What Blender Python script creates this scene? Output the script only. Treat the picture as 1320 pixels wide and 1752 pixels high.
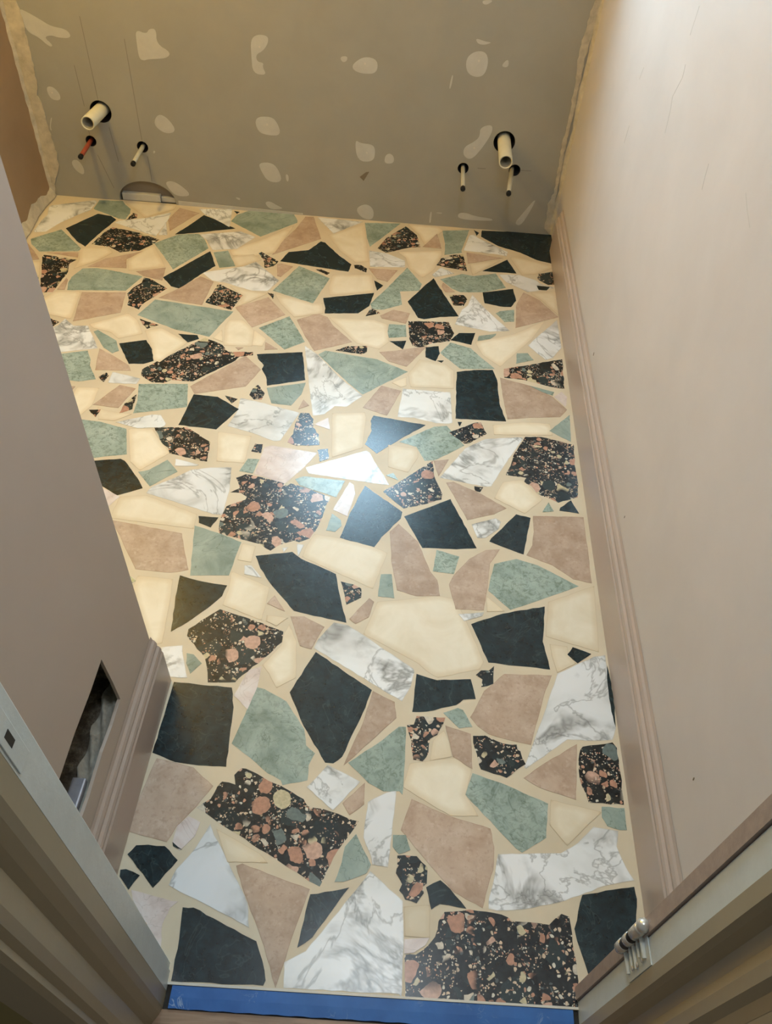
import bpy, bmesh, math, random
from mathutils import Vector, Matrix
from mathutils.geometry import delaunay_2d_cdt
random.seed(7)
for o in list(bpy.data.objects):
    bpy.data.objects.remove(o, do_unlink=True)
scene = bpy.context.scene
COL = scene.collection

# ------------------------------------------------------------------ camera, light, exposure
cam_data = bpy.data.cameras.new('camera')
cam = bpy.data.objects.new('camera', cam_data)
COL.objects.link(cam)
scene.camera = cam
cam_data.sensor_fit = 'VERTICAL'
cam_data.sensor_height = 32.0
cam_data.lens = 1357.53 / 1752.0 * 32.0
cam_data.clip_start = 0.02
cam.matrix_world = Matrix(((0.9966142, -0.0820871, 0.0046701, 0.0),
                           (0.0640020, 0.7388816, -0.6707889, 0.0),
                           (0.0516124, 0.6688166, 0.7416337, 1.6),
                           (0, 0, 0, 1)))
scene.view_settings.view_transform = 'Standard'
scene.view_settings.look = 'None'
scene.view_settings.gamma = 1.0
scene.view_settings.use_curve_mapping = False
scene.view_settings.exposure = 0.14

world = bpy.data.worlds.new('world')
scene.world = world
world.use_nodes = True
world.node_tree.nodes['Background'].inputs[0].default_value = (0.74, 0.77, 0.76, 1)
world.node_tree.nodes['Background'].inputs[1].default_value = 0.20


def area(name, loc, rot, sx, sy, power, color):
    d = bpy.data.lights.new(name, 'AREA')
    d.shape = 'RECTANGLE'; d.size = sx; d.size_y = sy
    d.energy = power; d.color = color
    o = bpy.data.objects.new(name, d)
    o.location = loc; o.rotation_euler = rot
    COL.objects.link(o)
    return o


# daylight coming in at the window high in the back wall
area('window_daylight', (-0.26, 3.30, 1.56), (math.radians(-90), 0, 0), 0.64, 0.90, 62, (0.54, 0.80, 1.0))
# unseen warm lamp in the alcove behind the partition
d = bpy.data.lights.new('alcove_lamp', 'POINT')
d.energy = 45; d.color = (1.0, 0.65, 0.11); d.shadow_soft_size = 0.10
o = bpy.data.objects.new('alcove_lamp', d); o.location = (-1.40, 2.35, 1.85); COL.objects.link(o)
# added cool fill light over the near part of the floor, no real lamp
area('near_floor_fill', (0.05, 0.75, 2.36), (0, 0, 0), 0.3, 0.3, 10, (0.78, 0.90, 1.0))


# ------------------------------------------------------------------ node helpers
def mat(name):
    m = bpy.data.materials.new(name)
    m.use_nodes = True
    nt = m.node_tree
    b = nt.nodes['Principled BSDF']
    b.inputs['Specular IOR Level'].default_value = 0.4
    return m, nt, b


def N(nt, t, **kw):
    n = nt.nodes.new(t)
    for k, v in kw.items():
        setattr(n, k, v)
    return n


def coords(nt, scale=1.0, per_object=True):
    tc = N(nt, 'ShaderNodeTexCoord')
    if not per_object:
        return tc.outputs['Object']
    oi = N(nt, 'ShaderNodeObjectInfo')
    sc = N(nt, 'ShaderNodeMath', operation='MULTIPLY')
    sc.inputs[1].default_value = 37.0
    nt.links.new(oi.outputs['Random'], sc.inputs[0])
    add = N(nt, 'ShaderNodeVectorMath', operation='ADD')
    nt.links.new(tc.outputs['Object'], add.inputs[0])
    nt.links.new(sc.outputs[0], add.inputs[1])
    return add.outputs[0]


def noise(nt, vec, scale, detail=4, rough=0.55, dist=0.0):
    n = N(nt, 'ShaderNodeTexNoise')
    n.inputs['Scale'].default_value = scale
    n.inputs['Detail'].default_value = detail
    n.inputs['Roughness'].default_value = rough
    n.inputs['Distortion'].default_value = dist
    nt.links.new(vec, n.inputs['Vector'])
    return n.outputs['Fac']


def ramp(nt, fac, stops, interp='LINEAR'):
    r = N(nt, 'ShaderNodeValToRGB')
    r.color_ramp.interpolation = interp
    el = r.color_ramp.elements
    while len(el) < len(stops):
        el.new(0.5)
    for e, (p, c) in zip(el, stops):
        e.position = p
        e.color = (c[0], c[1], c[2], 1) if not isinstance(c, (int, float)) else (c, c, c, 1)
    nt.links.new(fac, r.inputs[0])
    return r.outputs[0]


def mix(nt, fac, a, b, mode='MIX'):
    m = N(nt, 'ShaderNodeMix', data_type='RGBA', blend_type=mode)
    for s, v in ((m.inputs[0], fac), (m.inputs[6], a), (m.inputs[7], b)):
        if hasattr(v, 'links'):
            nt.links.new(v, s)
        elif isinstance(v, (int, float)):
            s.default_value = v
        else:
            s.default_value = (v[0], v[1], v[2], 1)
    return m.outputs[2]


def math_(nt, op, a, b=None):
    m = N(nt, 'ShaderNodeMath', operation=op)
    for i, v in enumerate((a, b)):
        if v is None:
            continue
        if hasattr(v, 'links'):
            nt.links.new(v, m.inputs[i])
        else:
            m.inputs[i].default_value = v
    return m.outputs[0]


def veins(nt, vec, scale, dist, width, detail=3):
    f = noise(nt, vec, scale, detail, 0.6, dist)
    a = math_(nt, 'SUBTRACT', f, 0.5)
    a = math_(nt, 'ABSOLUTE', a)
    return ramp(nt, a, [(0.0, 1.0), (width, 0.0)])


def bump(nt, b, fac, strength, distance=0.002):
    n = N(nt, 'ShaderNodeBump')
    n.inputs['Strength'].default_value = strength
    n.inputs['Distance'].default_value = distance
    nt.links.new(fac, n.inputs['Height'])
    nt.links.new(n.outputs[0], b.inputs['Normal'])


def finish(nt, b, col, rough):
    if hasattr(col, 'links'):
        nt.links.new(col, b.inputs['Base Color'])
    else:
        b.inputs['Base Color'].default_value = (col[0], col[1], col[2], 1)
    if hasattr(rough, 'links'):
        nt.links.new(rough, b.inputs['Roughness'])
    else:
        b.inputs['Roughness'].default_value = rough


def tone(nt, col, lo=0.86, hi=1.1):
    """small brightness difference between one stone and the next"""
    oi = N(nt, 'ShaderNodeObjectInfo')
    mr = N(nt, 'ShaderNodeMapRange')
    mr.inputs['To Min'].default_value = lo
    mr.inputs['To Max'].default_value = hi
    nt.links.new(oi.outputs['Random'], mr.inputs['Value'])
    hsv = N(nt, 'ShaderNodeHueSaturation')
    nt.links.new(mr.outputs[0], hsv.inputs['Value'])
    nt.links.new(col, hsv.inputs['Color'])
    return hsv.outputs[0]


def rim(nt):
    a = N(nt, 'ShaderNodeAttribute', attribute_name='rim')
    return a.outputs['Fac']


MATS = {}
STONE_R = 0.26

m, nt, b = mat('black_green_marble'); MATS['K'] = m
v = coords(nt)
c = ramp(nt, noise(nt, v, 38, 6, 0.65), [(0.32, (0.005, 0.009, 0.010)), (0.5, (0.009, 0.020, 0.025)), (0.72, (0.018, 0.036, 0.043))])
c = mix(nt, math_(nt, 'MULTIPLY', veins(nt, v, 9, 1.5, 0.012), 0.22), c, (0.10, 0.15, 0.14))
sp = ramp(nt, noise(nt, v, 120, 2), [(0.30, 1.0), (0.36, 0.0)])
c = mix(nt, math_(nt, 'MULTIPLY', sp, 0.7), c, (0.004, 0.006, 0.006))
finish(nt, b, c, STONE_R)

m, nt, b = mat('pale_green_marble'); MATS['G'] = m
v = coords(nt)
big = noise(nt, v, 12, 5, 0.6, 0.6)
c = ramp(nt, big, [(0.28, (0.20, 0.26, 0.225)), (0.48, (0.30, 0.375, 0.33)), (0.72, (0.41, 0.48, 0.43))])
fine = noise(nt, v, 75, 5, 0.7, 0.8)
oi = N(nt, 'ShaderNodeObjectInfo')
mott = ramp(nt, oi.outputs['Random'], [(0.35, 0.12), (0.75, 0.75)])
c = mix(nt, math_(nt, 'MULTIPLY', ramp(nt, fine, [(0.36, 1.0), (0.52, 0.0)]), mott), c, (0.13, 0.175, 0.13))
c = mix(nt, math_(nt, 'MULTIPLY', veins(nt, v, 7, 1.8, 0.008), 0.5), c, (0.06, 0.09, 0.06))
finish(nt, b, tone(nt, c, 0.88, 1.08), STONE_R)

m, nt, b = mat('rose_beige_limestone'); MATS['T'] = m
v = coords(nt)
c = ramp(nt, noise(nt, v, 20, 6, 0.6, 0.4), [(0.30, (0.385, 0.27, 0.19)), (0.5, (0.465, 0.345, 0.255)), (0.72, (0.54, 0.42, 0.33))])
c = mix(nt, math_(nt, 'MULTIPLY', ramp(nt, noise(nt, v, 110, 3, 0.6), [(0.32, 1.0), (0.46, 0.0)]), 0.45), c, (0.34, 0.225, 0.155))
c = mix(nt, math_(nt, 'MULTIPLY', ramp(nt, noise(nt, v, 60, 3, 0.6), [(0.58, 0.0), (0.72, 1.0)]), 0.4), c, (0.64, 0.53, 0.44))
c = mix(nt, ramp(nt, rim(nt), [(0.0, 0.45), (0.25, 0.0)]), c, (0.30, 0.19, 0.12))
finish(nt, b, tone(nt, c, 0.9, 1.08), 0.42)

m, nt, b = mat('cream_marble'); MATS['C'] = m
v = coords(nt)
c = ramp(nt, noise(nt, v, 10, 5, 0.6, 0.5), [(0.3, (0.70, 0.615, 0.455)), (0.6, (0.79, 0.72, 0.58))])
c = mix(nt, ramp(nt, rim(nt), [(0.0, 0.75), (0.55, 0.45), (1.0, 0.0)]), c, (0.62, 0.50, 0.33))
c = mix(nt, ramp(nt, rim(nt), [(0.0, 0.6), (0.15, 0.0)]), c, (0.42, 0.30, 0.16))
finish(nt, b, tone(nt, c, 0.93, 1.05), 0.42)

m, nt, b = mat('white_veined_marble'); MATS['W'] = m
v = coords(nt)
oi = N(nt, 'ShaderNodeObjectInfo')
c = ramp(nt, noise(nt, v, 7, 4, 0.5, 0.6), [(0.30, (0.56, 0.56, 0.55)), (0.44, (0.73, 0.74, 0.74)), (0.6, (0.78, 0.79, 0.80))])
gate = ramp(nt, noise(nt, v, 8, 2), [(0.47, 0.0), (0.60, 1.0)])
v1 = veins(nt, v, 4.5, 1.6, 0.07, 4)
c = mix(nt, math_(nt, 'MULTIPLY', math_(nt, 'MULTIPLY', v1, gate), 0.8), c, (0.20, 0.20, 0.185))
v2 = veins(nt, v, 5.0, 0.7, 0.016, 5)
c = mix(nt, math_(nt, 'MULTIPLY', v2, 0.5), c, (0.13, 0.13, 0.12))
c = mix(nt, ramp(nt, rim(nt), [(0.0, 0.5), (0.2, 0.0)]), c, (0.40, 0.36, 0.28))
finish(nt, b, tone(nt, c, 0.93, 1.05), STONE_R)

m, nt, b = mat('pale_pink_marble'); MATS['P'] = m
v = coords(nt)
c = ramp(nt, noise(nt, v, 14, 5, 0.6, 0.7), [(0.3, (0.52, 0.42, 0.38)), (0.5, (0.66, 0.56, 0.52)), (0.7, (0.74, 0.68, 0.65))])
c = mix(nt, math_(nt, 'MULTIPLY', veins(nt, v, 9, 1.5, 0.012), 0.4), c, (0.35, 0.27, 0.22))
finish(nt, b, c, STONE_R)


def breccia():
    m, nt, b = mat('black_breccia_marble')
    v = coords(nt)
    # bend the coordinates a little so the pebbles are not straight-edged
    nv = N(nt, 'ShaderNodeTexNoise'); nv.inputs['Scale'].default_value = 45; nv.inputs['Detail'].default_value = 2
    nt.links.new(v, nv.inputs['Vector'])
    sub = N(nt, 'ShaderNodeVectorMath', operation='SUBTRACT'); nt.links.new(nv.outputs['Color'], sub.inputs[0])
    sub.inputs[1].default_value = (0.5, 0.5, 0.5)
    scl = N(nt, 'ShaderNodeVectorMath', operation='SCALE'); nt.links.new(sub.outputs[0], scl.inputs[0]); scl.inputs['Scale'].default_value = 0.012
    add = N(nt, 'ShaderNodeVectorMath', operation='ADD'); nt.links.new(v, add.inputs[0]); nt.links.new(scl.outputs[0], add.inputs[1])
    w = add.outputs[0]
    col = ramp(nt, noise(nt, v, 50, 4), [(0.35, (0.008, 0.008, 0.009)), (0.65, (0.022, 0.026, 0.027))])

    def layer(col, scale, edge, share, gate_scale, gate, tint):
        vo = N(nt, 'ShaderNodeTexVoronoi', voronoi_dimensions='2D', feature='F1'); vo.inputs['Scale'].default_value = scale
        ve = N(nt, 'ShaderNodeTexVoronoi', voronoi_dimensions='2D', feature='DISTANCE_TO_EDGE'); ve.inputs['Scale'].default_value = scale
        for n_ in (vo, ve):
            nt.links.new(w, n_.inputs['Vector'])
        sep = N(nt, 'ShaderNodeSeparateColor'); nt.links.new(vo.outputs['Color'], sep.inputs[0])
        inside = math_(nt, 'GREATER_THAN', ve.outputs['Distance'], edge)
        pick = math_(nt, 'LESS_THAN', sep.outputs[0], share)
        inside = math_(nt, 'MULTIPLY', inside, math_(nt, 'LESS_THAN', vo.outputs['Distance'], 0.46))
        msk = math_(nt, 'MULTIPLY', inside, pick)
        if gate is not None:
            g = ramp(nt, noise(nt, v, gate_scale, 2), [(gate - 0.03, 0.0), (gate + 0.03, 1.0)])
            msk = math_(nt, 'MULTIPLY', msk, g)
        pc = ramp(nt, sep.outputs[1], tint, 'CONSTANT')
        pc = mix(nt, 0.8, pc, ramp(nt, noise(nt, v, 130, 3), [(0.3, 0.62), (0.7, 1.0)]), 'MULTIPLY')
        return mix(nt, msk, col, pc)
    pebble = [(0.0, (0.52, 0.28, 0.19)), (0.36, (0.64, 0.41, 0.31)), (0.52, (0.62, 0.54, 0.35)), (0.68, (0.70, 0.62, 0.50)), (0.80, (0.03, 0.045, 0.045)), (0.92, (0.16, 0.20, 0.19))]
    grit = [(0.0, (0.72, 0.56, 0.40)), (0.45, (0.60, 0.33, 0.22)), (0.65, (0.75, 0.70, 0.58)), (0.85, (0.10, 0.12, 0.12))]
    dark = [(0.0, (0.016, 0.026, 0.030)), (0.5, (0.028, 0.042, 0.044))]
    col = layer(col, 15, 0.06, 0.45, 10, None, dark)
    col = layer(col, 260, 0.14, 0.30, 26, 0.50, grit)
    col = layer(col, 125, 0.13, 0.30, 22, 0.50, grit)
    col = layer(col, 52, 0.10, 0.38, 15, 0.48, pebble)
    col = layer(col, 24, 0.075, 0.30, 8, 0.46, pebble)
    finish(nt, b, col, STONE_R)
    return m


MATS['B'] = breccia()

m, nt, b = mat('cream_grout'); MATS['grout'] = m
v = coords(nt, per_object=False)
c = ramp(nt, noise(nt, v, 6, 5, 0.6), [(0.3, (0.575, 0.485, 0.345)), (0.7, (0.655, 0.565, 0.42))])
finish(nt, b, c, 0.44)


def plain(name, col, rough, var=0.06, nscale=8, bmp=0.0, bscale=200, metallic=0.0):
    m, nt, b = mat(name)
    v = coords(nt, per_object=False)
    lo = tuple(x * (1 - var) for x in col); hi = tuple(min(1, x * (1 + var)) for x in col)
    finish(nt, b, ramp(nt, noise(nt, v, nscale, 5, 0.6, 0.3), [(0.3, lo), (0.7, hi)]), rough)
    b.inputs['Metallic'].default_value = metallic
    if bmp:
        bump(nt, b, noise(nt, v, bscale, 4, 0.6), bmp)
    return m


M_RIGHT = plain('pink_grey_plaster', (0.60, 0.56, 0.545), 0.5, 0.05, 3, 0.08, 30)
M_NIB = plain('pink_brown_paint', (0.46, 0.375, 0.31), 0.55, 0.03, 4, 0.05, 40)
M_SKIRT = plain('pink_brown_skirting_paint', (0.42, 0.33, 0.275), 0.32, 0.03, 5, 0.05, 90)
M_SKIRT_R = plain('rose_grey_skirting_paint', (0.45, 0.375, 0.335), 0.32, 0.03, 5, 0.05, 90)
M_BOARD = plain('grey_plasterboard', (0.35, 0.335, 0.285), 0.75, 0.05, 5, 0.04, 60)
M_FILLER = plain('dried_filler', (0.53, 0.52, 0.47), 0.7, 0.05, 25, 0.3, 120)
M_JOINT = plain('rough_joint_plaster', (0.52, 0.46, 0.35), 0.8, 0.2, 30, 0.6, 90)
M_TAN = plain('bare_brown_plaster', (0.36, 0.235, 0.13), 0.65, 0.08, 4, 0.1, 30)
M_CEIL = plain('white_ceiling_paint', (0.75, 0.73, 0.68), 0.8)
M_WHITE = plain('grey_white_gloss_paint', (0.56, 0.61, 0.60), 0.30, 0.05, 20, 0.25, 60)
M_OLIVE = plain('cream_gloss_paint', (0.31, 0.265, 0.175), 0.38, 0.04, 6, 0.1, 30)
M_EDGE = plain('bare_brown_frame_edge', (0.36, 0.28, 0.235), 0.4, 0.12, 40, 0.3, 90)
M_HALL = plain('hall_wall_paint', (0.22, 0.185, 0.07), 0.6)
M_DARK = plain('cavity_shade', (0.03, 0.026, 0.022), 0.9, 0.3, 30)  # near-black colour stands for the shade in holes and gaps
M_PVC = plain('cream_white_plastic', (0.66, 0.62, 0.47), 0.35, 0.04, 30)
M_PVCIN = plain('pipe_inside_shade', (0.30, 0.27, 0.20), 0.6)  # darkened copy of the pipe plastic, inner shade put into the colour
M_RED = plain('red_plastic_pipe', (0.33, 0.075, 0.045), 0.4, 0.1, 60)
M_GREYP = plain('pale_grey_plastic_pipe', (0.52, 0.50, 0.42), 0.35, 0.05, 60)
M_BLACK = plain('black_rubber', (0.008, 0.008, 0.008), 0.5)
M_TRIM = plain('pale_edge_trim', (0.62, 0.58, 0.50), 0.4)
M_METAL = plain('painted_over_steel', (0.62, 0.60, 0.55), 0.25, 0.08, 80, 0.3, 120, 0.6)
M_GRAPH = plain('pencil_graphite', (0.22, 0.20, 0.17), 0.7)
M_CHIP = plain('torn_board_paper', (0.20, 0.16, 0.11), 0.8)
M_WFRAME = plain('white_window_frame', (0.75, 0.75, 0.73), 0.35)

m, nt, b = mat('blue_masking_tape'); M_TAPE = m
v = coords(nt, per_object=False)
c = ramp(nt, noise(nt, v, 12, 4), [(0.3, (0.022, 0.10, 0.32)), (0.7, (0.038, 0.15, 0.44))])
gate = ramp(nt, noise(nt, v, 7, 2), [(0.52, 0.0), (0.60, 1.0)])
c = mix(nt, math_(nt, 'MULTIPLY', veins(nt, v, 30, 1.0, 0.02), math_(nt, 'MULTIPLY', gate, 0.6)), c, (0.45, 0.55, 0.65))
finish(nt, b, c, 0.5)

m, nt, b = mat('brown_floorboard'); M_WOOD = m
tc = N(nt, 'ShaderNodeTexCoord')
mp = N(nt, 'ShaderNodeMapping'); mp.inputs['Scale'].default_value = (3, 40, 1)
nt.links.new(tc.outputs['Object'], mp.inputs['Vector'])
c = ramp(nt, noise(nt, mp.outputs[0], 3, 6, 0.6, 0.8), [(0.3, (0.22, 0.13, 0.07)), (0.7, (0.36, 0.235, 0.15))])
finish(nt, b, c, 0.4)

m, nt, b = mat('brown_rubble'); M_RUBBLE = m
v = coords(nt, per_object=False)
c = ramp(nt, noise(nt, v, 45, 6, 0.7), [(0.3, (0.06, 0.045, 0.033)), (0.5, (0.15, 0.12, 0.085)), (0.7, (0.30, 0.26, 0.20))])
finish(nt, b, c, 0.9)
bump(nt, b, noise(nt, v, 60, 5), 1.0, 0.01)
M_MORTAR = plain('grey_mortar', (0.34, 0.32, 0.27), 0.9, 0.25, 50, 0.8, 70)
M_ZINC = plain('zinc_channel', (0.36, 0.36, 0.40), 0.35, 0.1, 50, 0, 0, 0.4)


# ------------------------------------------------------------------ mesh helpers
def link(name, me, material=None, parent=None, smooth=False):
    o = bpy.data.objects.new(name, me)
    COL.objects.link(o)
    if material:
        me.materials.append(material)
    if parent:
        o.parent = parent
    if smooth:
        for p in me.polygons:
            p.use_smooth = True
    return o


def from_bm(name, bm, material, parent=None, smooth=False):
    me = bpy.data.meshes.new(name)
    bmesh.ops.recalc_face_normals(bm, faces=bm.faces)
    bm.to_mesh(me); bm.free()
    return link(name, me, material, parent, smooth)


def structure(o):
    o['kind'] = 'structure'
    return o


def tag(o, label, cat, group=None):
    o['label'] = label; o['category'] = cat
    if group:
        o['group'] = group
    return o


def add_box(bm, x0, x1, y0, y1, z0, z1):
    vs = [bm.verts.new((x, y, z)) for z in (z0, z1) for y in (y0, y1) for x in (x0, x1)]
    for f in ((0, 2, 3, 1), (4, 5, 7, 6), (0, 1, 5, 4), (2, 6, 7, 3), (0, 4, 6, 2), (1, 3, 7, 5)):
        bm.faces.new([vs[i] for i in f])


def box(name, x0, x1, y0, y1, z0, z1, material, parent=None, bev=0.0):
    bm = bmesh.new()
    add_box(bm, x0, x1, y0, y1, z0, z1)
    if bev:
        bmesh.ops.bevel(bm, geom=bm.edges[:], offset=bev, segments=2, affect='EDGES', profile=0.6)
    return from_bm(name, bm, material, parent)


def prism(name, pts, axis, lo, hi, material, parent=None, smooth=False):
    """closed outline pts extruded along an axis ('x','y','z')"""
    def P(a, b_, t):
        return {'x': (t, a, b_), 'y': (a, t, b_), 'z': (a, b_, t)}[axis]
    bm = bmesh.new()
    A = [bm.verts.new(P(a, b_, lo)) for a, b_ in pts]
    B = [bm.verts.new(P(a, b_, hi)) for a, b_ in pts]
    n = len(pts)
    bm.faces.new(A); bm.faces.new(B)
    for i in range(n):
        bm.faces.new((A[i], A[(i + 1) % n], B[(i + 1) % n], B[i]))
    return from_bm(name, bm, material, parent, smooth)


def cut(obj, cutters):
    for c in cutters:
        md = obj.modifiers.new('cut', 'BOOLEAN')
        md.object = c; md.operation = 'DIFFERENCE'; md.solver = 'EXACT'
        try:
            md.material_mode = 'TRANSFER'
        except Exception:
            pass
    dg = bpy.context.evaluated_depsgraph_get()
    dg.update()
    me = bpy.data.meshes.new_from_object(obj.evaluated_get(dg), preserve_all_data_layers=True, depsgraph=dg)
    obj.modifiers.clear()
    obj.data = me
    for c in cutters:
        bpy.data.objects.remove(c, do_unlink=True)


def cyl_along_y(name, x, z, r, y0, y1, material, parent=None, seg=32):
    pts = [(x + r * math.cos(2 * math.pi * i / seg), z + r * math.sin(2 * math.pi * i / seg)) for i in range(seg)]
    return prism(name, pts, 'y', y0, y1, material, parent)


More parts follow.
